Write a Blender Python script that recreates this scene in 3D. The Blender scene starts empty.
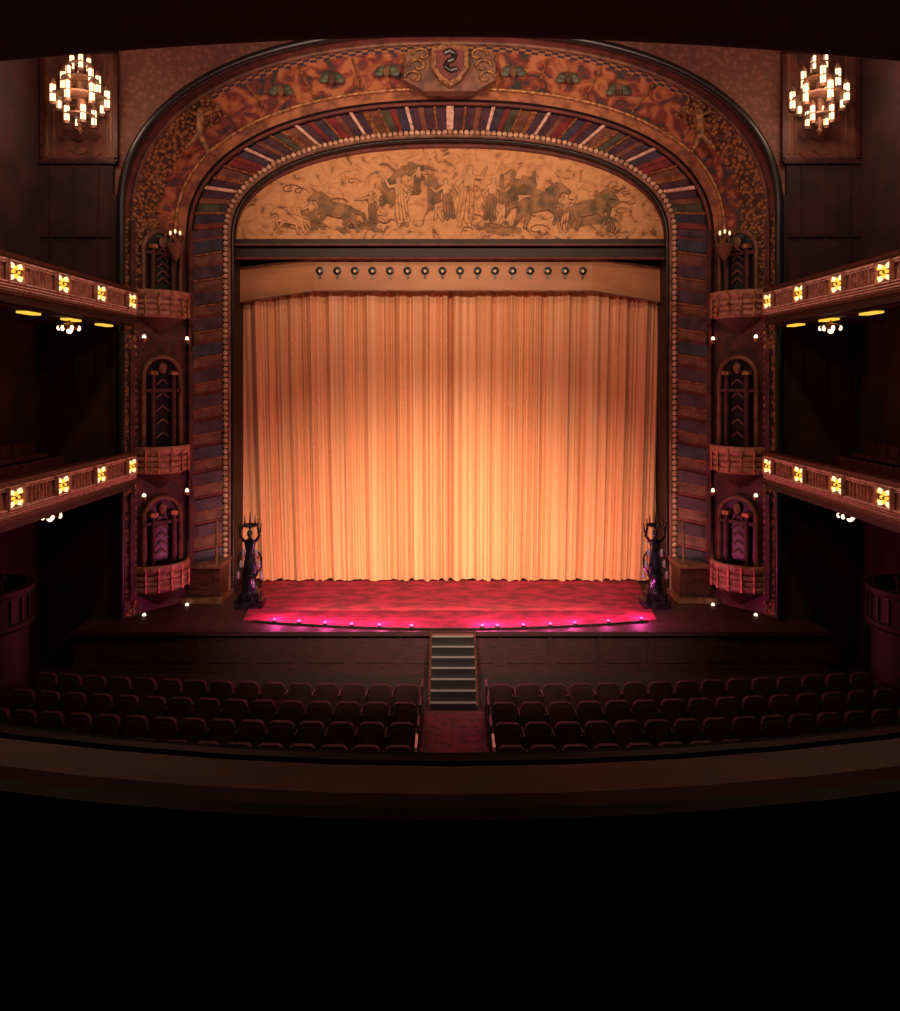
import bpy, math, random
from mathutils import Vector, Matrix
random.seed(7)
E=8.3            # eye height above stalls floor
def X(px,D): return (px-450)*D/800.0      # image pixels -> metres at depth D
def Z(py,D): return E+(380-py)*D/800.0
STG=1.2
sc=bpy.context.scene
sc.view_settings.view_transform='Standard'
sc.view_settings.look='None'
def lin(c):
    o=[]
    for k in c[:3]:
        k=k/255.0
        o.append(k/12.92 if k<=.04045 else ((k+.055)/1.055)**2.4)
    return (*o,1)
def mat(name,c1,c2=None,scale=4,rough=.6,metal=0,bump=0,em=None,es=0,detail=4,stretch=(1,1,1),uv=False,kind='noise',lo=.4,hi=.62,dist=0,sheen=0,c3=None,mid=.5):
    m=bpy.data.materials.new(name); m.use_nodes=True
    nt=m.node_tree; b=nt.nodes['Principled BSDF']
    b.inputs['Base Color'].default_value=lin(c1)
    b.inputs['Roughness'].default_value=rough; b.inputs['Metallic'].default_value=metal
    if sheen: b.inputs['Sheen Weight'].default_value=sheen
    if em: b.inputs['Emission Color'].default_value=lin(em); b.inputs['Emission Strength'].default_value=es
    if c2:
        tc=nt.nodes.new('ShaderNodeTexCoord'); mp=nt.nodes.new('ShaderNodeMapping')
        mp.inputs['Scale'].default_value=stretch
        nt.links.new(tc.outputs['UV' if uv else 'Object'],mp.inputs['Vector'])
        if kind=='noise':
            t=nt.nodes.new('ShaderNodeTexNoise'); t.inputs['Scale'].default_value=scale; t.inputs['Detail'].default_value=detail
            t.inputs['Distortion'].default_value=dist; out=t.outputs['Fac']
        elif kind=='voronoi':
            t=nt.nodes.new('ShaderNodeTexVoronoi'); t.inputs['Scale'].default_value=scale; out=t.outputs['Distance']
        elif kind=='checker':
            t=nt.nodes.new('ShaderNodeTexChecker'); t.inputs['Scale'].default_value=scale; out=t.outputs['Fac']
        nt.links.new(mp.outputs['Vector'],t.inputs['Vector'])
        r=nt.nodes.new('ShaderNodeValToRGB'); r.color_ramp.elements[0].position=lo; r.color_ramp.elements[1].position=hi
        r.color_ramp.elements[0].color=lin(c1); r.color_ramp.elements[1].color=lin(c2)
        if c3:
            e=r.color_ramp.elements.new(mid); e.color=lin(c3)
        nt.links.new(out,r.inputs['Fac']); nt.links.new(r.outputs['Color'],b.inputs['Base Color'])
        if bump:
            bp=nt.nodes.new('ShaderNodeBump'); bp.inputs['Strength'].default_value=bump; bp.inputs['Distance'].default_value=.05
            nt.links.new(out,bp.inputs['Height']); nt.links.new(bp.outputs['Normal'],b.inputs['Normal'])
    return m
# ---------------- materials
M_wall=mat('plaster_redbrown',(128,78,64),(98,56,48),6,.7,bump=.3,kind='voronoi',lo=.1,hi=.6)
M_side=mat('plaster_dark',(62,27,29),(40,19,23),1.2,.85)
M_panel=mat('panel_brown',(112,62,48),(80,44,36),2.5,.6)
M_black=mat('lacquer_black',(20,18,22),(30,24,26),3,.35)
M_dark=mat('dark_wood',(48,21,20),(29,14,14),3,.6,stretch=(1,1,8))
M_stage=mat('stage_wood',(62,22,26),(42,15,18),3,.65,stretch=(1,1,6))
M_wood=mat('mahogany',(84,34,30),(54,23,22),2,.5,stretch=(1,6,6))
M_gold=mat('gilt',(200,144,92),(124,78,48),9,.45,.35,bump=.5)
M_agold=mat('gilt_aged',(166,114,68),(104,64,42),9,.5,.2,bump=.5)
M_cream=mat('cream_plaster',(250,214,188),(214,168,144),7,.5)
M_rib=mat('rib_cream',(248,212,190),(210,168,146),7,.5)
M_bead=mat('bead_cream',(222,178,146),(166,116,88),7,.5)
M_tan=mat('tan_plaster',(196,140,114),(152,100,82),7,.5,bump=.2)
M_tower=mat('tower_redbrown',(94,45,41),(60,30,32),3,.6,bump=.2,kind='noise')
M_orn=mat('gilt_relief',(190,132,78),(76,46,36),9,.5,.15,bump=1,kind='voronoi',lo=.15,hi=.65)
M_cove=mat('cove_painting',(50,58,58),(184,116,74),1.5,.65,detail=8,lo=.36,hi=.62,dist=1.8,c3=(130,56,44),mid=.48)
M_covel=mat('cove_orange',(184,122,80),(126,78,56),3,.6)
M_dia=mat('diamond_border',(164,108,72),(52,46,60),1,.6,kind='checker',uv=True,stretch=(5,3,1))
M_rust=mat('rust_plaster',(118,54,46),(86,40,37),3,.6)
M_purple=mat('stone_purple',(82,58,72),(56,42,56),3,.5)
M_slate=mat('stone_slate',(60,66,84),(44,46,62),3,.5)
M_red=mat('stone_red',(140,54,52),(96,40,40),3,.5)
M_green=mat('stone_green',(84,88,66),(56,60,48),3,.5)
M_brown=mat('stone_brown',(134,88,66),(94,60,48),3,.5)
M_mural=mat('mural_gold',(126,84,54),(218,158,106),1.6,.75,detail=9,lo=.34,hi=.58,dist=2.4,c3=(200,138,88),mid=.44)
M_mdark=mat('mural_umber',(78,50,36),(128,84,56),2,.8)
M_mtan=mat('mural_flesh',(218,164,114),(178,124,80),2.5,.8,detail=7)
M_mgreen=mat('mural_olive',(98,78,54),(166,118,76),2.5,.8,detail=7,lo=.38,hi=.62)
M_pelmet=mat('pelmet_gold',(200,138,90),(176,116,74),1,.55,stretch=(.3,1,1))
M_curt=mat('curtain_satin',(236,174,124),(218,156,108),1.5,.5,stretch=(5,1,.05),detail=3,sheen=.1)
M_drape=mat('drape_black',(26,16,16),(18,12,12),3,.9)
M_carpet=mat('carpet_crimson',(160,16,58),(112,11,40),1.6,.95,kind='noise',lo=.42,hi=.58,stretch=(1,1.6,1))
M_aisle=mat('carpet_aisle',(96,30,36),(62,20,25),5,.9)
M_floor=mat('floor_dark',(46,20,24),(34,15,18),4,.8)
M_seat=mat('velvet_maroon',(60,21,27),(40,15,20),3,.85)
M_metal=mat('dark_bronze',(78,78,92),(40,38,48),6,.25,.9)
M_nose=mat('nosing_metal',(130,124,126),None,rough=.45,metal=.3)
M_bulb=mat('glow_bulb',(255,230,190),em=(255,220,180),es=3.2)
M_glass=mat('chandelier_glass',(255,236,205),em=(255,212,160),es=2.6)
M_lens=mat('lamp_lens',(230,190,140),em=(255,210,160),es=.25)
M_yel=mat('amber_glass',(255,210,60),em=(255,200,70),es=1.1)
M_whi=mat('opal_glass',(255,236,190),em=(255,226,180),es=1.3)
M_pink=mat('pink_lamp',(255,120,180),em=(255,60,140),es=3)
M_leather=mat('ledge_leather',(92,44,36),(62,30,26),2.4,.55,stretch=(1,2,1))
M_velblk=mat('parapet_cloth',(34,19,18),(24,13,13),8,.9)
# ---------------- mesh builder
class MB:
    def __init__(s): s.v=[];s.f=[];s.m=[];s.M=Matrix.Identity(4)
    def add(s,vs,fs,mi=0):
        o=len(s.v); M=s.M
        for p in vs: s.v.append(tuple(M@Vector(p)))
        for f in fs: s.f.append([o+i for i in f]); s.m.append(mi)
    def box(s,c,d,mi=0,rz=0,ry=0,rx=0,top=1.0):
        R=Matrix.Rotation(rz,4,'Z')@Matrix.Rotation(ry,4,'Y')@Matrix.Rotation(rx,4,'X')
        vs=[]
        for z in(-1,1):
            k=top if z>0 else 1
            for x,y in((-1,-1),(1,-1),(1,1),(-1,1)):
                p=R@Vector((x*d[0]/2*k,y*d[1]/2*k,z*d[2]/2)); vs.append((p.x+c[0],p.y+c[1],p.z+c[2]))
        s.add(vs,[(3,2,1,0),(4,5,6,7),(0,1,5,4),(1,2,6,5),(2,3,7,6),(3,0,4,7)],mi)
    def lathe(s,prof,c=(0,0,0),seg=16,mi=0,a0=0,a1=2*math.pi,sx=1,sy=1,R=None):
        full=abs(a1-a0-2*math.pi)<1e-4; n=seg if full else seg+1
        vs=[]
        for r,z in prof:
            for i in range(n):
                a=a0+(a1-a0)*i/seg
                p=Vector((r*math.cos(a)*sx,r*math.sin(a)*sy,z))
                if R: p=R@p
                vs.append((p.x+c[0],p.y+c[1],p.z+c[2]))
        fs=[]
        for j in range(len(prof)-1):
            for i in range(seg):
                k=(i+1)%n
                fs.append((j*n+i,j*n+k,(j+1)*n+k,(j+1)*n+i))
        if full:
            fs.append(tuple(range(n))[::-1]); fs.append(tuple((len(prof)-1)*n+i for i in range(n)))
        s.add(vs,fs,mi)
    def tube(s,a,b,r,mi=0,r1=None,seg=10):
        a=Vector(a);b=Vector(b);d=b-a;R=d.to_track_quat('Z','Y').to_matrix().to_4x4()
        s.lathe([(r,0),(r if r1 is None else r1,d.length)],a,seg,mi,R=R)
    def path(s,pts,r,mi=0,seg=8):
        for i in range(len(pts)-1): s.tube(pts[i],pts[i+1],r,mi,seg=seg)
    def ball(s,c,r,mi=0,seg=12,rings=8):
        if not isinstance(r,tuple): r=(r,r,r)
        prof=[(max(.001,math.sin(math.pi*j/rings)),-math.cos(math.pi*j/rings)*r[2]) for j in range(rings+1)]
        s.lathe(prof,c,seg,mi,sx=r[0],sy=r[1])
    def prism(s,pts,y0,y1,mi=0):   # pts (x,z)
        n=len(pts)
        vs=[(p[0],y0,p[1]) for p in pts]+[(p[0],y1,p[1]) for p in pts]
        fs=[tuple(range(n)),tuple(range(2*n-1,n-1,-1))]
        for i in range(n):
            k=(i+1)%n; fs.append((i,i+n,k+n,k))
        s.add(vs,fs,mi)
    def obj(s,name,mats,parent=None,smooth=True,loc=None,rz=0,bevel=0):
        me=bpy.data.meshes.new(name); me.from_pydata(s.v,[],s.f)
        for m in mats: me.materials.append(m)
        me.polygons.foreach_set('material_index',s.m)
        import bmesh
        bm=bmesh.new(); bm.from_mesh(me); bmesh.ops.recalc_face_normals(bm,faces=bm.faces); bm.to_mesh(me); bm.free()
        if smooth:
            me.polygons.foreach_set('use_smooth',[True]*len(me.polygons)); me.set_sharp_from_angle(angle=math.radians(38))
        o=bpy.data.objects.new(name,me); sc.collection.objects.link(o)
        if loc: o.location=loc
        o.rotation_euler[2]=rz
        if parent: o.parent=parent
        if bevel:
            b=o.modifiers.new('bevel','BEVEL'); b.width=bevel; b.segments=2
        return o
def empty(name,loc=(0,0,0),rz=0):
    o=bpy.data.objects.new(name,None); sc.collection.objects.link(o); o.location=loc; o.rotation_euler[2]=rz; return o
def boxobj(name,c,d,m,parent=None):
    b=MB(); b.box((0,0,0),d); return b.obj(name,[m],parent,False,loc=c)

# ---------------- proscenium arches
NL,NA=14,110
RA=(325,215,35,24.0); RB=(256,240,108,25.8); RC=(226,236,131,26.6); RD=(216,240,142,27.0)
def lerp(a,b,t): return tuple(a[i]+(b[i]-a[i])*t for i in range(len(a)))
def ring(r,zb=STG,n=2.3,off=0):
    hw,sp,ap,D=r
    a=hw*D/800; s=Z(sp,D); b=Z(ap,D)-s; pts=[]
    for i in range(NL): pts.append(Vector((-a,D-off,zb+(s-zb)*i/NL)))
    for i in range(NA+1):
        th=math.pi*(1-i/NA); c=math.cos(th); q=abs(math.sin(th))
        pts.append(Vector((a*math.copysign(abs(c)**(2/n),c),D-off,s+b*q**(2/n))))
    for i in range(NL-1,-1,-1): pts.append(Vector((a,D-off,zb+(s-zb)*i/NL)))
    return pts
NT=2*NL+NA+1
def loft(name,r0,r1,m,parent,i0=0,i1=NT-1):
    vs=[];us=[]; L=0
    for i in range(i0,i1+1):
        if i>i0: L+=((r0[i]-r0[i-1]).length+(r1[i]-r1[i-1]).length)/2
        vs+=[tuple(r0[i]),tuple(r1[i])]; us+=[(L,0),(L,1)]
    fs=[(2*i,2*i+1,2*i+3,2*i+2) for i in range(i1-i0)]
    me=bpy.data.meshes.new(name); me.from_pydata(vs,[],fs); me.materials.append(m)
    uvl=me.uv_layers.new(name='UVMap')
    for lp in me.loops: uvl.data[lp.index].uv=us[lp.vertex_index]
    me.polygons.foreach_set('use_smooth',[True]*len(me.polygons))
    o=bpy.data.objects.new(name,me); sc.collection.objects.link(o); o.parent=parent; return o
def tubecurve(name,pts,r,m,parent):
    cu=bpy.data.curves.new(name,'CURVE'); cu.dimensions='3D'; cu.bevel_depth=r; cu.bevel_resolution=3
    sp=cu.splines.new('POLY'); sp.points.add(len(pts)-1)
    for i,p in enumerate(pts): sp.points[i].co=(*p,1)
    cu.materials.append(m); o=bpy.data.objects.new(name,cu); sc.collection.objects.link(o); o.parent=parent; return o
arch=empty('proscenium_arch')
T=lambda t,off=0:ring(lerp(RA,RB,t),off=off)
iA0,iA1=NL,NL+NA
loft('outer_reveal',ring(RA,off=.35),T(0),M_black,arch)
tubecurve('outer_moulding',ring(RA,off=.3),.13,M_black,arch)
tubecurve('outer_bead',ring((331,215,29,24.0),off=.05),.05,M_rust,arch)
loft('outer_fascia',T(0),T(.12),M_rust,arch)
tubecurve('cove_moulding_outer',T(.12,.05),.06,M_brown,arch)
loft('cove_border_outer',T(.12),T(.22),M_dia,arch,iA0,iA1)
loft('cove_vault',T(.22),T(.74),M_cove,arch,iA0,iA1)
tubecurve('cove_moulding_inner',T(.74,.05)[iA0:iA1+1],.05,M_gold,arch)
loft('cove_border_inner',T(.74),T(.88),M_covel,arch,iA0,iA1)
loft('tower_face_left',T(.12),T(.88),M_tower,arch,0,iA0)
loft('tower_face_right',T(.12),T(.88),M_tower,arch,iA1,NT-1)
loft('inner_fascia',T(.88),T(1),M_black,arch)
tubecurve('inner_moulding',T(.95,.08),.06,M_rust,arch)
a1=iA0+26
loft('haunch_relief_left',T(.14,.06),T(.5,.06),M_orn,arch,iA0-3,a1)
loft('haunch_relief_right',T(.14,.06),T(.5,.06),M_orn,arch,NT-1-a1,NT-1-iA0+3)
loft('outer_column_left',T(.0,.1),T(.17,.1),M_orn,arch,0,iA0)
loft('outer_column_right',T(.0,.1),T(.17,.1),M_orn,arch,iA1,NT-1)
b=MB()
for sgn in(-1,1):
    for t in(.02,.17):
        p0=T(t,.16)[0]
        for k in range(56):
            b.ball((sgn*abs(p0.x),p0.y,1.6+k*.22),(.06,.06,.075),0,8,6)
b.obj('column_beads',[M_gold],arch)
def resamp(pts,fr):
    L=[0]
    for i in range(1,len(pts)): L.append(L[-1]+(pts[i]-pts[i-1]).length)
    out=[];j=0
    for f in fr:
        d=f*L[-1]
        while j<len(L)-2 and L[j+1]<d: j+=1
        k=(d-L[j])/max(1e-6,L[j+1]-L[j]); out.append(pts[j].lerp(pts[j+1],k))
    return out
def vous(b,po,pi,seq):   # seq: (weight, material, proud)
    tot=sum(w for w,_,_ in seq); cuts=[0]
    for w,_,_ in seq: cuts.append(cuts[-1]+w/tot)
    o=resamp(po,cuts); q=resamp(pi,cuts)
    for i,(w,mi,hh) in enumerate(seq):
        f0,f1=.02,.98
        A=o[i].lerp(o[i+1],f0);B=o[i].lerp(o[i+1],f1);C=q[i].lerp(q[i+1],f1);Dd=q[i].lerp(q[i+1],f0)
        up=Vector((0,-hh,0)); back=Vector((0,.12,0))
        b.add([A+up,B+up,C+up,Dd+up,A+back,B+back,C+back,Dd+back],[(0,1,2,3),(0,4,5,1),(1,5,6,2),(2,6,7,3),(3,7,4,0)],mi)
rb=ring(RB); rc=ring(RC)
b=MB()
leg=[]
for i in range(14):
    leg+=[(1.0,3,.02),(.22,5,.1),(1.4,[0,1,0,0][i%4],.2),(.35,2,.06)]
vous(b,rb[:NL+1],rc[:NL+1],leg)
vous(b,rb[iA1:],rc[iA1:],leg[::-1])
half=[]
for i in range(11):
    half+=[(1.1,[0,6,0,2][i%4],.05),(.7,[2,3,5][i%3],.09),(1.1,[1,0,3][i%3],.05),((.42,4,.2) if i%2 else (.32,5,.15))]
vous(b,rb[iA0:iA1+1],rc[iA0:iA1+1],half+[(1.2,0,.05),(.9,4,.2),(1.2,0,.05)]+half[::-1])
b.obj('voussoir_band',[M_purple,M_slate,M_red,M_brown,M_rib,M_agold,M_green],arch,False)
loft('voussoir_backing',[p+Vector((0,.1,0)) for p in rb],[p+Vector((0,.1,0)) for p in rc],M_rust,arch)
b=MB()
for k,p in enumerate(resamp(ring((224,236,133,26.6),off=.08),[i/230 for i in range(231)])):
    b.ball(p,(.085,.06,.085),0,8,6)
b.obj('scallop_edge',[M_bead],arch)
tubecurve('edge_moulding',ring((221,237,136,26.6),off=.02),.07,M_brown,arch)
loft('inner_band',ring((223,236,134,26.6)),ring(RD),M_rust,arch)
tubecurve('inner_dark_roll',ring((217,239,140,26.9),off=.05),.07,M_black,arch)
rd=ring(RD); loft('inner_reveal',rd,[p+Vector((0,1.9,0)) for p in rd],M_dark,arch)
b=MB()
for sgn in(-1,1):
    b.box((sgn*7.9,26.1,STG+.55),(1.1,1.1,1.1),0); b.box((sgn*7.9,26.05,STG+1.17),(1.25,1.25,.14),1)
    b.box((sgn*7.9,26.05,STG+.08),(1.3,1.3,.16),1); b.box((sgn*7.9,25.53,STG+.6),(.7,.06,.7),2)
    for dx in(-.45,.45): b.tube((sgn*7.9+dx,25.5,STG+1.24),(sgn*7.9+dx,25.6,STG+2.6),.05,1)
b.obj('pedestals',[M_wood,M_brown,M_wood],arch)
# crest at apex
b=MB(); cz=Z(70,24.6); cy=24.35
b.prism([(x,cz+z) for x,z in [(-1.3,.72),(1.3,.72),(1.42,-.35),(.8,-.72),(-.8,-.72),(-1.42,-.35)]],cy+.05,cy+.5,3)
b.prism([(x,cz+z) for x,z in [(-.55,.5),(0,.62),(.55,.5),(.55,-.1),(.3,-.5),(0,-.68),(-.3,-.5),(-.55,-.1)]],cy-.25,cy+.5,0)
b.prism([(x,cz+z) for x,z in [(-.42,.38),(0,.48),(.42,.38),(.42,-.06),(.22,-.38),(0,-.52),(-.22,-.38),(-.42,-.06)]],cy-.3,cy,1)
pts=[(-.18,cz+.28),(0,cz+.36),(.16,cz+.26),(.1,cz+.1),(-.08,cz+.02),(-.14,cz-.12),(0,cz-.24),(.2,cz-.18)]
b.path([(x,cy-.34,z) for x,z in pts],.08,2)
for sgn in(-1,1):
    for k in range(3):
        q=[]
        for j in range(14):
            a=j*.45; r=.3*(1-j/16)
            q.append((sgn*(.85+.12*k+r*math.cos(a)),cy-.04,cz+.35-.34*k+r*.8*math.sin(a)))
        b.path(q,.045,0)
b.obj('crest',[M_agold,M_rust,M_black,M_brown],arch)
b=MB()
rm=T(.47,.12)[iA0:iA1+1]
for k,p in enumerate(resamp(rm,[.27,.34,.415,.585,.66,.73])):
    for j in range(5):
        a=math.pi*(j/4)
        b.ball((p.x+.25*math.cos(a),p.y-.02,p.z+.16*math.sin(a)-.1),(.15,.05,.12),0,8,6)
    b.ball((p.x,p.y-.05,p.z-.05),(.12,.08,.2),1,8,6)
rm1=T(.25,.05)[iA0:iA1+1]; rm2=T(.7,.05)[iA0:iA1+1]
fr=[.235,.305,.375,.44,.56,.625,.695,.765]
for p,q in zip(resamp(rm1,fr),resamp(rm2,fr)): b.tube(p,q,.04,2)
for sgn in(-1,1):
    cx=sgn*7.55; cy2=24.6; c0=Z(128,24.8)
    b.ball((cx,cy2-.3,c0+.35),.13,3); b.tube((cx,cy2-.25,c0+.25),(cx+sgn*.1,cy2-.2,c0-.35),.16,3,.1)
    b.tube((cx+sgn*.1,cy2-.2,c0-.35),(cx+sgn*.5,cy2-.2,c0-.75),.11,3,.06); b.tube((cx+sgn*.05,cy2-.2,c0-.35),(cx-sgn*.2,cy2-.2,c0-.9),.11,3,.06)
    b.tube((cx,cy2-.3,c0+.2),(cx-sgn*.6,cy2-.3,c0+.45),.07,3,.04); b.tube((cx,cy2-.3,c0+.2),(cx+sgn*.5,cy2-.3,c0+.4),.07,3,.04)
b.obj('cove_ornaments',[M_green,M_mdark,M_agold,M_agold],arch)

# ---------------- front wall of the auditorium around the arch (plane y=24)
ra=ring(RA,zb=0,off=0); WX,WT=12.25,20.2; s0=Z(215,24)
outer=[]
for i,p in enumerate(ra):
    if i<=NL: outer.append(Vector((-WX,24,p.z)))
    elif i>=iA1: outer.append(Vector((WX,24,p.z)))
    else:
        d=Vector((p.x,0,p.z-s0)); k=min(WX/max(1e-5,abs(d.x)),(WT-s0)/max(1e-5,d.z)); outer.append(Vector((d.x*k,24,s0+d.z*k)))
wf=loft('wall_front',ra,outer,M_wall,None)
for sgn in(-1,1):
    o=MB(); cx=sgn*X(818,24); c0=Z(108,24)
    o.box((cx,23.9,c0),(2.3,.12,3.2),0)
    for dx,w,h,dz in((-1.1,.1,3.2,0),(1.1,.1,3.2,0),(0,2.3,.1,1.6),(0,2.3,.1,-1.6)): o.box((cx+dx,23.82,c0+dz),(w,.1,h),1)
    for dx in(-.95,-.75,.75,.95): o.box((cx+dx,23.83,c0),(.04,.05,2.9),2)
    for k in range(8): o.prism([(cx-.25,c0+1.4-.39*k),(cx,c0+1.54-.39*k),(cx+.25,c0+1.4-.39*k),(cx,c0+1.26-.39*k)],23.8,23.84,2 if k%2 else 3)
    for s2 in(-1,1):
        for k in range(6): o.prism([(cx+s2*.48,c0+1.35-.52*k),(cx+s2*.66,c0+1.2-.52*k),(cx+s2*.48,c0+1.05-.52*k)][::s2],23.8,23.84,3)
    o.obj('trim_1' if sgn<0 else 'trim_2',[M_panel,M_wood,M_brown,M_rust],None,False)
# ---------------- shell
def plane(name,pts,m):
    me=bpy.data.meshes.new(name); me.from_pydata(pts,[],[(0,1,2,3)]); me.materials.append(m)
    o=bpy.data.objects.new(name,me); sc.collection.objects.link(o); return o
plane('floor',[(-WX,-6,0),(WX,-6,0),(WX,24,0),(-WX,24,0)],M_floor)
plane('ceiling',[(-WX,-6,20.2),(WX,-6,20.2),(WX,24,20.2),(-WX,24,20.2)],M_wall)
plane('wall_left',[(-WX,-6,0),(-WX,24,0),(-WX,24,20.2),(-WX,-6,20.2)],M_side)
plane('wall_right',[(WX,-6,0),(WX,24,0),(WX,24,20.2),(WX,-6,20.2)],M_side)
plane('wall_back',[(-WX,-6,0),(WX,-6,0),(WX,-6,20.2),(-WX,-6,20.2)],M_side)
boxobj('wall_stage_back',(0,30.65,9),(26,.2,18),M_drape)
for sgn in(-1,1):
    o=MB(); zt0=Z(163,24)
    o.box((sgn*11.15,23.93,zt0/2),(2.2,.12,zt0),0)  # dark slab over the lower wall, standing in for shade below the chandelier
    o.box((sgn*11.1,23.86,zt0),(2.3,.16,.14),1)
    o.box((sgn*9.98,23.86,(zt0+1)/2-1),(.16,.2,zt0-1),1)
    for z in(12.6,4.2): o.box((sgn*11.1,23.84,z),(2.2,.06,.1),1)
    for x in(10.5,11.2,11.9): o.box((sgn*x,23.85,zt0/2+4),(.05,.06,zt0-8),0)
    o.obj('shade_trim_3' if sgn<0 else 'shade_trim_4',[M_side,M_dark],None,False)
# ---------------- stage
st=empty('stage')
b=MB(); b.box((0,26.6,STG/2),(21.4,7.8,STG),0)
b.box((0,22.64,STG-.06),(21.5,.16,.12),0); b.box((0,22.66,.1),(21.4,.1,.2),0)
for k in range(15):
    x=-9.9+k*1.414
    b.box((x,22.68,.63),(.1,.06,.85),0)
    b.box((x+.7,22.69,.63),(1.05,.04,.7),0)
b.obj('platform',[M_stage],st,False)
b=MB()
hw=6.1
fr=[(hw*(i/20-1),0) for i in range(41)]
front=[(x,23.6-.82*(1-(x/hw)**2)) for x,_ in fr]
n=len(front)
vs=[(x,y,STG+.03) for x,y in front]+[(x*1.08,28.2,STG+.03) for x,y in front]
b.add(vs,[(i,i+1,n+i+1,n+i) for i in range(n-1)],0)
vs=[(x,y,STG+.03) for x,y in front]+[(x,y,STG-.0) for x,y in front]
b.add(vs,[(i,n+i,n+i+1,i+1) for i in range(n-1)],0)
b.obj('carpet',[M_carpet],st,False)
# footlights: shallow trough with small lamps
fl=MB(); lamps=[]
def fy(x): return 23.6-.82*(1-(x/hw)**2)
tr=[(x,fy(x)-.04,STG+.03) for x,_ in fr if abs(x)<5.95]
for i in range(len(tr)-1): fl.tube(tr[i],tr[i+1],.025,0,seg=6)
for px in(272,298,325,352,380,412,482,497,523,550,575,610,645):
    x=X(px,23.1); y=fy(x)+.05; big=px in(272,325,380,482,497,575,645)
    fl.lathe([(.06,0),(.07,.03),(.05,.05)],(x,y,STG+.03),10,0); fl.ball((x,y+.0,STG+.09),(.05,.05,.035),1,10,6)
    lamps.append((x,y,1.0 if big else .55))
fl.obj('footlights',[M_velblk,M_pink])
# ---------------- curtain
N=1500;RZ=26; hwT,hwB=7.6,7.25; zt=Z(288,28.2)+.2; zb=STG+.07
ph=[random.uniform(0,6.28) for _ in range(12)]
def fold(u,h):
    w=u+.14*math.sin(u*1.7+ph[0])+.07*math.sin(u*4.1+ph[1])
    a=.085*math.sin(w*2*math.pi/.40+ph[2])+.04*math.sin(w*2*math.pi/.23+ph[3]+.5*math.sin(h*3))+.11*math.sin(w*2*math.pi/.97+ph[4]+.6*h)
    a+=.018*math.sin(w*2*math.pi/.13+ph[5])
    return a*(1.0-.25*h)
vs=[];fs=[]
for j in range(RZ+1):
    h=j/RZ; hwid=hwB+(hwT-hwB)*h**.8
    for i in range(N+1):
        u=(i/N*2-1); x=u*hwid; um=u*7.4
        d=fold(um,h)
        g=math.exp(-((um-.0)/.06)**2)*.4
        vs.append((x,28.15+d+g,zb+(zt-zb)*h+(.015*math.sin(um*17) if j==0 else 0)))
for j in range(RZ):
    for i in range(N):
        a=j*(N+1)+i; fs.append((a,a+1,a+N+2,a+N+1))
me=bpy.data.meshes.new('stage_curtain'); me.from_pydata(vs,[],fs); me.materials.append(M_curt)
me.polygons.foreach_set('use_smooth',[True]*len(me.polygons))
o=bpy.data.objects.new('stage_curtain',me); sc.collection.objects.link(o)
# ---------------- pelmet with lamps
pel=MB()
Dc,Dw=27.5,27.8
xl,xr=X(315,Dc),X(592,Dc)
def wing(x0,y0,x1,y1,za0,zb0,za1,zb1,mi):
    t=.1
    pel.add([(x0,y0,zb0),(x1,y1,zb1),(x1,y1,za1),(x0,y0,za0),(x0,y0+t,zb0),(x1,y1+t,zb1),(x1,y1+t,za1),(x0,y0+t,za0)],
        [(0,1,2,3),(7,6,5,4),(0,4,5,1),(1,5,6,2),(2,6,7,3),(3,7,4,0)],mi)
wing(xl,Dc,xr,Dc,Z(259,Dc),Z(291,Dc),Z(259,Dc),Z(291,Dc),0)
wing(-7.44,Dw,xl,Dc,Z(269,Dw),Z(303,Dw),Z(259,Dc),Z(291,Dc),0)
wing(xr,Dc,7.44,Dw,Z(259,Dc),Z(291,Dc),Z(269,Dw),Z(303,Dw),0)
pel.tube((xl,Dc-.03,Z(259,Dc)),(xr,Dc-.03,Z(259,Dc)),.05,1); pel.tube((xl,Dc-.03,Z(291,Dc)),(xr,Dc-.03,Z(291,Dc)),.03,1)
for s2,(xa,xb) in enumerate(((-7.44,xl),(7.44,xr))):
    pel.tube((xa,Dw-.03,Z(269,Dw)),(xb,Dc-.03,Z(259,Dc)),.05,1); pel.tube((xa,Dw-.03,Z(303,Dw)),(xb,Dc-.03,Z(291,Dc)),.03,1)
R90=Matrix.Rotation(math.radians(90),4,'X')
for k in range(16):
    x=X(320+17.5*k,Dc); z=Z(271,Dc)
    pel.lathe([(.10,0),(.135,.02),(.135,.09),(.12,.1)],(x,Dc,z),16,3,R=R90)
    pel.ball((x,Dc-.1,z-.02),(.04,.04,.05),2,8,6)
    pel.box((x,Dc-.03,z-.2),(.08,.05,.14),3)
pel.obj('lighting_pelmet',[M_pelmet,M_brown,M_lens,M_black])
# ---------------- lunette mural
mu=empty('lunette_mural')
Dm=27.25
def P(px,py): return (X(px,Dm),Z(py,Dm))
b=MB(); poly=[]
a=216*Dm/800; s=Z(240,Dm); hb=Z(146,Dm)-s
for i in range(61):
    th=math.pi*i/60; c=math.cos(th); poly.append((a*math.copysign(abs(c)**(2/2.3),c),s+hb*math.sin(th)**(2/2.3)))
b.prism(poly,Dm,Dm+.15,0)
b.obj('painted_panel',[M_mural],mu,False)
b=MB()
b.box((0,Dm-.08,Z(243,Dm)),(2*a,.3,.2),0); b.box((0,Dm-.12,Z(246,Dm)),(2*a,.36,.06),1)
b.box((0,Dm+.1,Z(254,Dm)),(2*a,.5,.34),2); b.tube((-a,Dm-.18,Z(259,Dm)),(a,Dm-.18,Z(259,Dm)),.04,1)
b.obj('cornice',[M_dark,M_rust,M_dark],mu,False)
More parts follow.
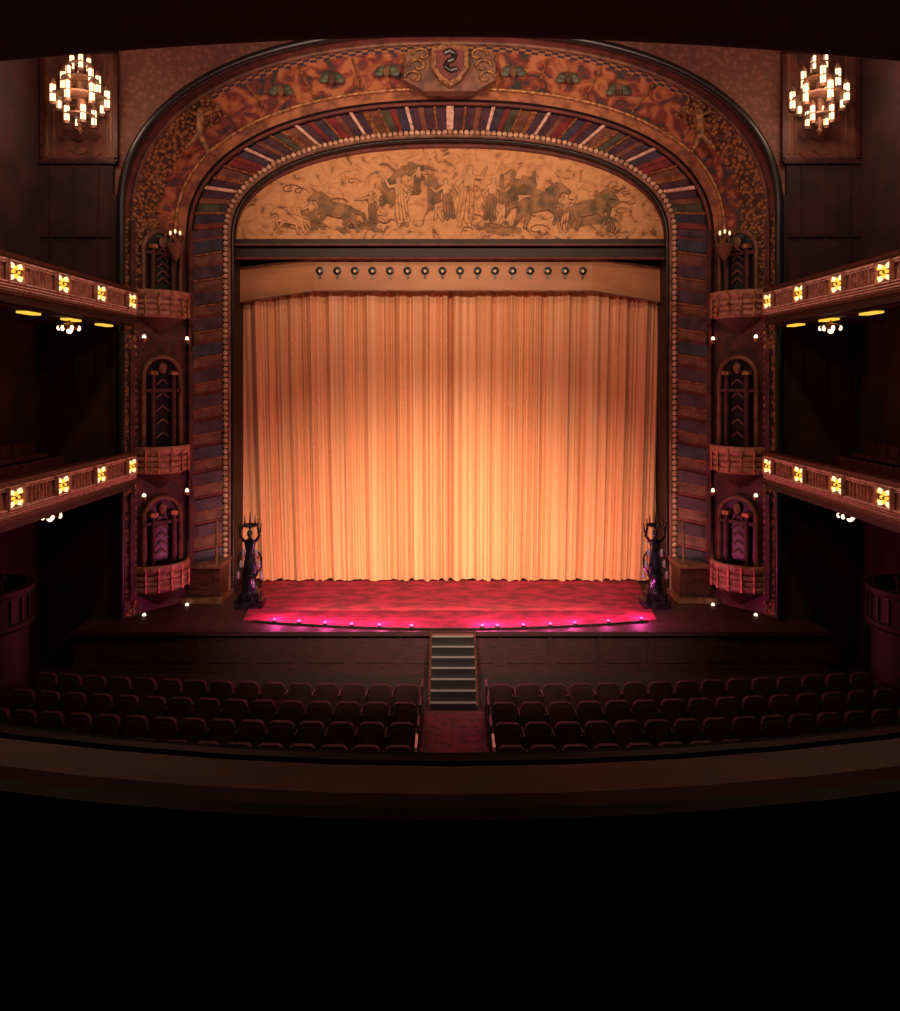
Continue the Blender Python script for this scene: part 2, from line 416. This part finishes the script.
tubecurve('lunette_frame',[(x,Dm-.04,z) for x,z in poly],.09,M_rust,mu)
lay=[0]
def cap(b,p,q,r0,r1,mi,grow=0):
    p=Vector(p);q=Vector(q);d=q-p
    an=math.atan2(d.y,d.x); pts=[]
    for k in range(7):
        t=an+math.pi/2+math.pi*k/6; pts.append((p.x+(r0+grow)*math.cos(t),p.y+(r0+grow)*math.sin(t)))
    for k in range(7):
        t=an-math.pi/2+math.pi*k/6; pts.append((q.x+(r1+grow)*math.cos(t),q.y+(r1+grow)*math.sin(t)))
    lay[0]+=1; y=Dm-.002-.00008*lay[0]
    b.add([(x,y,z) for x,z in pts],[tuple(range(len(pts)))],mi)
def fig(b,parts,mi,o=.018):
    for g,m in((o,1),(0,mi)):
        for p,q,r0,r1 in parts: cap(b,p,q,r0,r1,m,g)
def human(b,px,py,h,f=1,pose=0,mi=0):
    x,z=P(px,py); k=h
    def q(a,c): return (x+f*a*k,z+c*k)
    legs=[((0,.5),(.06,.25),(.02,0)),((0,.5),(-.1,.27),(-.14,0))]
    if pose==1: legs=[((0,.42),(.24,.36),(.26,.08)),((0,.42),(.2,.25),(.1,.02))]
    if pose==2: legs=[((0,.5),(-.2,.35),(-.42,.3)),((0,.5),(-.1,.25),(-.35,.12))]
    parts=[]
    for A,B,C in legs: parts+=[(q(*A),q(*B),.06*k,.04*k),(q(*B),q(*C),.04*k,.022*k)]
    parts+=[(q(0,.48),q(.02,.78),.07*k,.085*k),(q(.03,.86),q(.03,.93),.035*k,.05*k)]
    arms={0:((.08,.8),(.22,.78),(.3,.95)),1:((.08,.8),(.25,.68),(.38,.78)),2:((.1,.8),(.3,.75),(.46,.74))}[pose]
    parts+=[(q(*arms[0]),q(*arms[1]),.032*k,.025*k),(q(*arms[1]),q(*arms[2]),.024*k,.016*k)]
    parts+=[(q(-.06,.8),q(-.2,.64),.032*k,.025*k),(q(-.2,.64),q(-.12,.48),.024*k,.016*k)]
    fig(b,parts,mi,.014)
    # drapery falling from waist
    fig(b,[(q(-.02,.55),q(-.14,.12),.09*k,.05*k),(q(.03,.5),q(.0,.1),.07*k,.06*k)],3 if pose==0 else 2,.012)
    for j in range(3): cap(b,q(-.06+.05*j,.6),q(-.14+.07*j,.12),.006,.014,1)
def horse(b,px,py,h,f=1,mi=2):
    x,z=P(px,py); k=h
    def q(a,c): return (x+f*a*k,z+c*k)
    S=[((-.35,.55),(.25,.68),.2,.2),((.25,.7),(.5,1.0),.15,.09),((.5,1.02),(.72,.9),.1,.05),
       ((.3,.6),(.55,.55),.08,.05),((.55,.55),(.5,.32),.045,.03),((.25,.55),(.42,.3),.08,.04),((.42,.3),(.34,.1),.04,.03),
       ((-.4,.5),(-.3,.25),.13,.06),((-.3,.25),(-.4,.0),.05,.03),((-.45,.5),(-.55,.25),.12,.06),((-.55,.25),(-.66,.02),.05,.03),
       ((-.52,.6),(-.8,.5),.06,.03),((-.8,.5),(-.88,.25),.05,.02),((.18,.92),(.42,1.08),.06,.06)]
    fig(b,[(q(*A),q(*B),r0*k,r1*k) for A,B,r0,r1 in S],mi,.014)
def swirl(b,px,py,w,turn=1):
    x,z=P(px,py); q=[]
    for j in range(12):
        a=turn*j*.5; r=w*(1-j/14); q.append((x+r*math.cos(a),z+.5*r*math.sin(a)))
    for j in range(11): cap(b,q[j],q[j+1],.014,.014,1)
def cloud(b,px,py,w,mi,vy=.15):
    x,z=P(px,py)
    parts=[((x+random.uniform(-w,w),z+random.uniform(-vy,vy)),(x+random.uniform(-w,w),z+random.uniform(-vy,vy)),random.uniform(.05,.16),random.uniform(.04,.12)) for _ in range(5)]
    fig(b,parts,mi,.008)
b=MB()
for px,py,w,mi in((300,222,.9,2),(330,205,.6,3),(360,228,.8,2),(415,225,.7,3),(505,228,.7,2),(545,215,.8,3),(590,222,.9,2),(630,228,.6,3),(275,230,.5,3),(395,200,.5,2),(530,192,.6,2),(612,205,.6,2)):
    cloud(b,px,py,w,mi)
for px,py,w in((350,178,.7),(320,192,.6),(565,178,.6),(600,190,.6)): cloud(b,px,py,w,3)
for px,py,w,vy in((395,185,.35,.6),(415,172,.3,.3),(432,195,.25,.6),(507,190,.3,.6),(525,178,.35,.3)): cloud(b,px,py,w,2,vy)
for k in range(30): swirl(b,random.uniform(270,635),random.uniform(180,230),random.uniform(.15,.45),random.choice((-1,1)))
human(b,468,226,2.1,1,0,0); human(b,447,222,1.5,-1,1,0); human(b,492,224,1.6,1,1,0)
human(b,400,226,1.7,-1,0,0); human(b,418,196,1.0,1,2,0); human(b,372,226,1.2,-1,2,0)
human(b,312,232,1.1,-1,1,0); human(b,565,232,1.3,1,0,0); human(b,612,234,.9,1,1,0)
horse(b,335,232,1.2,-1,2); horse(b,540,228,1.35,1,2); horse(b,590,230,1.2,1,2); horse(b,290,234,.8,-1,3)
b.obj('painted_figures',[M_mtan,M_mdark,M_mgreen,M_mural],mu,False)

# ---------------- opera boxes on splayed towers
def opera_box(cx,cy,zp,h_open,rz):
    e=empty('opera_box',(cx,cy,0),rz)
    b=MB()
    prof=[(.78,0),(.9,.08),(.9,.16),(.82,.2),(.88,.26),(.88,.33),(.82,.37),(.9,.43),(.9,.5),(.82,.55),(.92,.62),(.95,.72),(.95,.82),(.85,.84)]
    b.lathe([(r,z+zp) for r,z in prof],(0,.05,0),24,0,math.pi,2*math.pi,1,.75)
    b.lathe([(.02,zp-.5),(.2,zp-.42),(.35,zp-.28),(.55,zp-.18),(.78,zp)],(0,.05,0),24,1,math.pi,2*math.pi,1,.75)
    for k in range(7):
        a=math.pi*(1.08+.84*k/6); b.box((.93*math.cos(a),.05+.7*math.sin(a),zp+.42),(.06,.06,.75),2)
    zo=zp+.84; H=h_open; w=.62
    arcp=[(-w,zo)]+[(w*math.cos(math.pi-math.pi*i/16),zo+H-w+w*math.sin(math.pi*i/16)) for i in range(17)]+[(w,zo)]
    b.prism(arcp,-.06,.02,3)
    for i in range(len(arcp)-1): b.tube((arcp[i][0],-.1,arcp[i][1]),(arcp[i+1][0],-.1,arcp[i+1][1]),.07,4,seg=8)
    for x in(-.34,.34):
        b.tube((x,-.16,zo),(x,-.16,zo+H-.55),.07,1); b.box((x,-.16,zo+H-.5),(.22,.2,.12),2)
    b.box((0,-.12,zo+H*.62),(1.2,.12,.1),1)
    for k in range(5):
        z=zo+.25+k*(H-.7)/5
        b.path([(-.2,-.12,z),(0,-.13,z+.16),(.2,-.12,z)],.022,4,6)
    b.ball((0,-.14,zo+H-.35),(.13,.06,.18),4)
    for x in(-.98,.98): b.box((x,-.08,zo+H/2-.4),(.16,.14,H+1.2),1)
    b.obj('box_front',[M_tan,M_tower,M_gold,M_black,M_brown],e)
    b=MB()
    for x in(-.72,.72):
        b.tube((x,-.05,zp-.62),(x,-.3,zp-.72),.03,1); b.lathe([(.05,0),(.09,.1),(.02,.13)],(x,-.32,zp-.76),10,1)
        b.ball((x,-.32,zp-.62),(.055,.055,.075),0)
    b.obj('bracket_lamps',[M_bulb,M_gold],e)
ang=math.atan2(1.8,1.53)
mx,my=9.0,24.88
for sgn in(-1,1):
    for zp,h in((Z(318,24.7),1.85),(Z(473,24.7),2.75),(Z(590,24.7),2.0)):
        opera_box(sgn*mx,my,zp,h,-sgn*ang)
for sgn in(-1,1):
    b=MB(); z=Z(240,24.4)
    for k in range(5):
        b.tube((.12*(k-2),0,-.1),(.15*(k-2),0,.12+.05*(2-abs(k-2))),.02,1); b.ball((.15*(k-2),0,.2+.05*(2-abs(k-2))),(.035,.035,.07),0 if k in(1,2,3) else 1)
    b.lathe([(.05,-.6),(.22,-.3),(.3,-.1),(.1,-.08)],(0,0,0),12,1)
    b.obj('wall_sconce',[M_whi,M_brown],loc=(sgn*8.45,24.6,z))

# ---------------- side balconies
def side_balcony(sgn,ztop,stripe):
    e=empty('side_balcony'); b=MB()
    x0=9.35; xw=WX-.03
    def S(x): return sgn*x
    y0,y1=6.0,23.75; ym=(y0+y1)/2; ly=y1-y0
    zb=ztop-.82
    def bar(x,z,w,h,mi): b.box((S(x),ym,z),(w,ly,h),mi)
    bar(x0+.13,ztop-.41,.2,.8,1)
    bar(x0+.1,ztop-.03,.3,.1,2); bar(x0+.02,ztop-.13,.1,.05,0); bar(x0+.02,ztop-.19,.08,.03,0)
    for k in range(4): bar(x0-.02+.02*k,ztop-.60-.06*k,.12,.03,0)
    bar(x0+.1,zb+.0,.3,.08,2); bar(x0+.25,zb-.12,.3,.14,1)
    b.box((S((x0+xw)/2),ym,zb-.12),(xw-x0,ly,.2),3)
    for k in range(2): b.box((S(10.9+k*.88),ym,zb+.1+.2*k),(.88,ly,.25+.4*k),3)
    b.obj('parapet',[M_cream,M_tan,M_wood,M_dark],e,False)
    b=MB()
    for k in range(7):
        y=23.35-2.08*k; z=ztop-.37; x=x0-.01
        b.box((S(x),y,z),(.06,.62,.46),0)
        for dy in(-1,1):
            for dz in(-1,1):
                b.box((S(x-.05),y+dy*.16,z+dz*.13),(.05,.12,.09),2,rx=dy*dz*.3)
                b.box((S(x-.05),y+dy*.04,z+dz*.09),(.05,.035,.08),1)
            b.box((S(x-.05),y+dy*.1,z),(.06,.07,.06),1)
            b.box((S(x-.06),y+dy*.30,z),(.08,.05,.5),3)
            for j in range(2): b.box((S(x-.05),y+dy*.24,z+(j-.5)*.2),(.05,.03,.06),1)
        b.box((S(x-.06),y,z),(.05,.05,.05),0)
        for j in range(6):
            b.box((S(x+.0),y-.55-.16*j,z),(.05,.04,.38),3)
    b.obj('lit_ornaments',[M_brown,M_yel,M_whi,M_tan],e,False)
    b=MB(); b.box((S(x0+.55),ym,zb-.24),(.5,ly,.05),1)
    if stripe:
        for y in(18.8,20.9,22.9,16.7): b.box((S(x0+.55),y,zb-.29),(.22,.7,.05),0)
    b.obj('soffit_lights',[M_yel,M_dark],e,False)
    b=MB(); yy=20.7 if stripe else 19.7; zz=zb-(.5 if stripe else .36)
    b.tube((S(x0+.5),yy,zb-.24),(S(x0+.5),yy,zz),.03,1)
    b.lathe([(.05,.12),(.2,.08),(.28,.0),(.24,-.05)],(S(x0+.5),yy,zz),14,1)
    for k in range(7):
        a=2*math.pi*k/7; b.ball((S(x0+.5)+.25*math.cos(a),yy+.25*math.sin(a),zz-.02),(.045,.045,.06),0)
    b.ball((S(x0+.5),yy,zz-.1),(.07,.07,.06),0)
    b.obj('hanging_light',[M_bulb,M_gold],e)
    b=MB()
    for k in range(2):
        y=8
        while y<23:
            b.box((S(10.95+k*.85),y,zb+.55+.42*k),(.1,.52,.55),0); b.box((S(10.7+k*.85),y,zb+.45+.4*k),(.4,.5,.12),0); y+=.6
    b.obj('tier_seats',[M_wood],e,False,bevel=.03)
for sgn in(-1,1):
    side_balcony(sgn,E+2.68,True); side_balcony(sgn,E-2.15,False)
# loges low on each side
for sgn in(-1,1):
    b=MB(); c=(sgn*(WX-.05),20.6,0)
    a0,a1=(-.5*math.pi,.5*math.pi) if sgn<0 else (.5*math.pi,1.5*math.pi)
    b.lathe([(1.2,0),(1.2,1.9),(1.32,2.0),(1.32,2.1),(1.25,2.15),(1.25,2.8),(1.35,2.85),(1.35,2.98),(1.15,3.0)],c,28,0,a0,a1)
    for k in range(12):
        a=a0+(a1-a0)*(k+.5)/12; b.box((c[0]+1.28*math.cos(a),c[1]+1.28*math.sin(a),2.45),(.05,.05,.6),1,rz=a)
    b.obj('stalls_loge',[M_dark,M_wood])
# doors
for i,(x,z) in enumerate(((-11.35,0.0),(11.35,0.0))):
    b=MB(); b.box((x,23.82,z+1.15),(1.0,.08,2.2),0)
    for dx in(-.55,.55): b.box((x+dx,23.78,z+1.15),(.12,.14,2.3),1)
    b.box((x,23.78,z+2.33),(1.25,.14,.14),1)
    for dx in(-.24,.24):
        for dz in(.6,1.6): b.box((x+dx,23.77,z+dz),(.36,.04,.75),1)
    b.obj('door_%d'%(i+1),[M_dark,M_dark],None,False)
# ---------------- chandeliers
for sgn in(-1,1):
    b=MB()
    def tier(z,r,n,h,rt,ph0=0):
        b.lathe([(r-.02,z-.02),(r+.03,z-.02),(r+.03,z+.03),(r-.02,z+.03)],(0,0,0),24,1)
        for k in range(n):
            a=2*math.pi*(k+ph0)/n; x,y=r*math.cos(a),r*math.sin(a)
            b.lathe([(rt*.8,z-h/2),(rt,z-h/2+.04),(rt,z+h/2-.04),(rt*.8,z+h/2)],(x,y,0),10,0)
            b.lathe([(rt*1.35,z-h/2-.07),(rt*1.35,z-h/2+.02),(rt*.4,z-h/2+.03)],(x,y,0),10,1)
            b.lathe([(rt*1.35,z+h/2-.02),(rt*1.2,z+h/2+.05),(.01,z+h/2+.16)],(x,y,0),10,1)
            b.lathe([(rt*1.1,z-.02),(rt*1.1,z+.02)],(x,y,0),10,1)
            for q in range(4):
                aa=a+q*math.pi/2; b.box((x+rt*1.03*math.cos(aa),y+rt*1.03*math.sin(aa),z),(.02,.02,h),1,rz=aa)
            b.tube((0,0,z-.02),(x,y,z-.02),.018,1,seg=6)
    tier(.82,.22,4,.42,.06,.3); tier(.34,.48,5,.52,.075,.55); tier(-.16,.72,7,.52,.075,.2); tier(-.66,.36,4,.46,.07,.4)
    b.lathe([(.02,-1.2),(.08,-1.1),(.04,-1.0),(.1,-.85),(.05,-.6),(.12,0),(.05,.6),(.1,1.0),(.02,1.2)],(0,0,0),12,1)
    b.tube((0,0,1.1),(0,0,20.2-Z(94,23)),.025,1)
    b.obj('chandelier',[M_glass,M_brown],loc=(sgn*X(818,23),22.9,Z(94,23)))
# ---------------- torcheres on stage
for sgn,px in((-1,250),(1,655)):
    b=MB()
    b.box((0,0,.12),(.85,.6,.24),0); b.box((0,0,.34),(.65,.5,.22),0); b.lathe([(.28,.45),(.24,.6),(.2,.9),(.26,1.0)],(0,0,0),12,0)
    b.lathe([(.24,1.0),(.22,1.2),(.17,1.5),(.13,1.7),(.18,1.95),(.17,2.05),(.06,2.12),(.05,2.17)],(0,0,0),14,0,sy=.7)
    b.ball((0,-.02,2.27),(.09,.1,.12),0)
    for s2 in(-1,1):
        b.tube((s2*.17,0,2.02),(s2*.3,-.05,2.2),.05,0,.04); b.tube((s2*.3,-.05,2.2),(s2*.26,-.06,2.5),.04,0,.03)
        b.path([(s2*.2,0,1.0),(s2*.34,0,1.2),(s2*.36,0,1.5),(s2*.26,0,1.7)],.03,0)
        for k in range(3):
            b.tube((s2*(.16+.08*k),0,2.5-.1*k),(s2*(.16+.1*k),0,2.85-.12*k),.03,0,.01); b.lathe([(.03,0),(.06,.05),(.05,.2),(.02,.24)],(s2*(.2+.08*k),-.02,1.55-.35*k),8,1)
    b.tube((0,0,2.4),(0,0,2.95),.04,0,.01); b.lathe([(.1,2.45),(.3,2.52),(.26,2.56),(.1,2.5)],(0,0,0),12,0)
    b.obj('torchere',[M_metal,M_nose],loc=(X(px,25),25.0,STG+.035))
# ---------------- stage steps
b=MB(); n=7; xs=X(453,22); w=1.15
for k in range(n):
    z=STG*(n-k)/(n); y=22.4-.33*k-.165
    b.box((xs,y,z/2+.01),(w,.33,max(.04,z-.02)),0); b.box((xs,y-.13,z+.01),(w,.07,.03),1)
for dx in(-w/2-.03,w/2+.03):
    b.add([(xs+dx-.03,22.4,0.01),(xs+dx+.03,22.4,0.01),(xs+dx+.03,20.1,0.01),(xs+dx-.03,20.1,0.01),(xs+dx-.03,22.4,STG+.1),(xs+dx+.03,22.4,STG+.1),(xs+dx+.03,20.1,.12),(xs+dx-.03,20.1,.12)],
        [(0,1,2,3),(4,5,6,7),(0,1,5,4),(1,2,6,5),(2,3,7,6),(3,0,4,7)],2)
b.obj('stage_steps',[M_black,M_nose,M_wood],None,False)
# ---------------- stalls
b=MB(); b.box((0.1,14.0,.012),(1.5,12.0,.02)); b.obj('aisle_carpet',[M_aisle],None,False)
b=MB()
def seat(b,x,y,rz):
    b.M=Matrix.Translation((x,y,.0))@Matrix.Rotation(rz,4,'Z')
    pts=[(-.27,.0),(.27,.0),(.28,.8),(.25,.9),(.17,.95),(-.17,.95),(-.25,.9),(-.28,.8)]
    b.prism(pts,-.06,.05,0); b.prism([(p[0]*.8,.62+(p[1]-.62)*.75) for p in pts[2:]]+[(-.2,.3),(.2,.3)],-.085,-.05,0)
    b.box((0,.27,.42),(.5,.46,.14),0)
    for s2 in(-1,1): b.box((s2*.31,.2,.34),(.05,.46,.6),1); b.box((s2*.31,.2,.65),(.07,.48,.04),1)
    b.M=Matrix.Identity(4)
for r in range(8):
    yr=19.3-1.08*r
    for sgn in(-1,1):
        for k in range(15):
            x=.1+sgn*(.82+.31+k*.65); rr=abs(x)
            if rr>10.4: continue
            seat(b,x,yr+.0075*x*x,x*.012)
        b.box((.1+sgn*.78,yr+.15,.48),(.05,.5,.92),2)
b.obj('stalls_seating',[M_seat,M_dark,M_dark],None,False)
b=MB()
for sgn in(-1,1):
    b.box((.1+sgn*.78,15.9,.5),(.04,.04,1.0),0); b.box((.1+sgn*.78,16.2,.99),(.05,.6,.03),0)
b.obj('aisle_posts',[M_cream],None,False)

# ---------------- viewer's balcony front and overhanging tier
def arcstrip(b,d0,prof,k,mi,x1=9.2,n=60,fl=.12):
    vs=[];m=len(prof)
    for i in range(n+1):
        x=-x1+2*x1*i/n
        y=d0+k*x*x/(1+fl*abs(x))
        for dy,z in prof: vs.append((x,y+dy,z))
    fs=[]
    for i in range(n):
        for j in range(m):
            q=(j+1)%m; fs.append((i*m+j,i*m+q,(i+1)*m+q,(i+1)*m+j))
    b.add(vs,fs,mi)
vb=empty('viewing_balcony')
zl=E-1.0; K=.12
b=MB()
arcstrip(b,1.93,[(-.03,zl-.03),(0,zl),(.14,zl),(.16,zl-.03),(.16,zl-.1),(-.03,zl-.1)],K,0)
arcstrip(b,1.87,[(0,zl-.03),(.05,zl-.02),(.05,zl-.12),(0,zl-.12)],K,1)
arcstrip(b,2.12,[(0,zl-.01),(.012,zl-.0),(.012,zl-.1),(0,zl-.1)],K,2)
arcstrip(b,2.16,[(0,zl-.03),(.03,zl-.02),(.03,zl-.14),(0,zl-.14)],K,3)
arcstrip(b,1.89,[(0,zl-.1),(.27,zl-.1),(.27,zl-1.1),(0,zl-1.1)],K,4)
arcstrip(b,1.87,[(0,zl-.62),(.03,zl-.62),(.03,zl-.56),(0,zl-.56)],K,5)
b.obj('parapet',[M_leather,M_black,M_wood,M_velblk,M_velblk,M_dark],vb)
b=MB(); b.box((0,-1.6,zl-.85),(18.3,7.4,.2)); b.obj('balcony_floor',[M_floor],vb,False)
ob=empty('overhead_balcony')
b=MB()
zo=E+3.0
arcstrip(b,7.02,[(-12,zo),(-.02,zo),(0,zo+.06),(.0,zo+.9),(-12,zo+.9)],.042,0,12.1,fl=.1)
arcstrip(b,7.0,[(-.25,zo-.0),(-.1,zo-.02),(.0,zo-.0)],.042,1,12.1,fl=.1)
b.obj('slab',[M_velblk,M_velblk],ob)

# ---------------- lights
def spot(name,loc,tgt,W,col,deg,blend=1,rad=.3):
    l=bpy.data.lights.new(name,'SPOT'); l.energy=W; l.color=col; l.spot_size=math.radians(deg); l.spot_blend=blend; l.shadow_soft_size=rad
    o=bpy.data.objects.new(name,l); sc.collection.objects.link(o); o.location=loc
    o.rotation_euler=(Vector(tgt)-Vector(loc)).to_track_quat('-Z','Y').to_euler(); return o
def point(name,loc,W,col,rad=.3):
    l=bpy.data.lights.new(name,'POINT'); l.energy=W; l.color=col; l.shadow_soft_size=rad
    o=bpy.data.objects.new(name,l); sc.collection.objects.link(o); o.location=loc; return o
spot('curtain_fill_spot',(-1.8,8.2,E+4.5),(-1.6,28,.9),14500,(1,.77,.54),42,1,.12)  # added unseen pair of spots, shaping the bright pool on the curtain
spot('curtain_fill_spot',(2.0,8.2,E+4.5),(1.7,28,.9),14500,(1,.77,.54),42,1,.12)
al=bpy.data.lights.new('footlight_wash','AREA'); al.shape='RECTANGLE'; al.size=9.5; al.size_y=.2; al.energy=170; al.color=(1,.66,.38)
ao=bpy.data.objects.new('footlight_wash',al); sc.collection.objects.link(ao); ao.location=(0,24.4,STG+.16)
ao.rotation_euler=Vector((0,1,.95)).to_track_quat('-Z','Y').to_euler()
spot('arch_fill_spot',(-4,9.0,E+5.5),(0,26,15.0),4300,(1,.70,.50),52,.9,.3)  # added unseen pair of spots to brighten arch and mural
spot('arch_fill_spot',(4,9.0,E+5.5),(0,26,15.0),4300,(1,.70,.50),52,.9,.3)
for sgn in(-1,1):
    point('house_fill',(sgn*5,13,17.5),1150,(1,.6,.46),.4)  # added fill above the view, lifts the walls; no fixture there
    point('chandelier_glow',(sgn*X(818,21.9),21.7,Z(95,22.0)),160,(1,.66,.42),.5)
    point('ledge_fill',(sgn*2.6,2.8,E+2.7),55,(1,.62,.46),.15)  # added fill under the overhang to brighten the ledge; no fixture there
for x,y,k in lamps:
    point('footlight_glow',(x,y+.3,STG+.28),50*k,(1,.07,.38),.06)
w=bpy.data.worlds.new('World'); sc.world=w; w.use_nodes=True
w.node_tree.nodes['Background'].inputs[0].default_value=(.5,.3,.25,1); w.node_tree.nodes['Background'].inputs[1].default_value=.03
# ---------------- camera
cam=bpy.data.cameras.new('camera'); co=bpy.data.objects.new('camera',cam); sc.collection.objects.link(co)
cam.sensor_fit='HORIZONTAL'; cam.sensor_width=36; cam.lens=32; cam.shift_y=-125.5/900; cam.clip_start=.05; cam.clip_end=200
co.location=(0,0,E); co.rotation_euler=(math.radians(90),0,0)
sc.camera=co
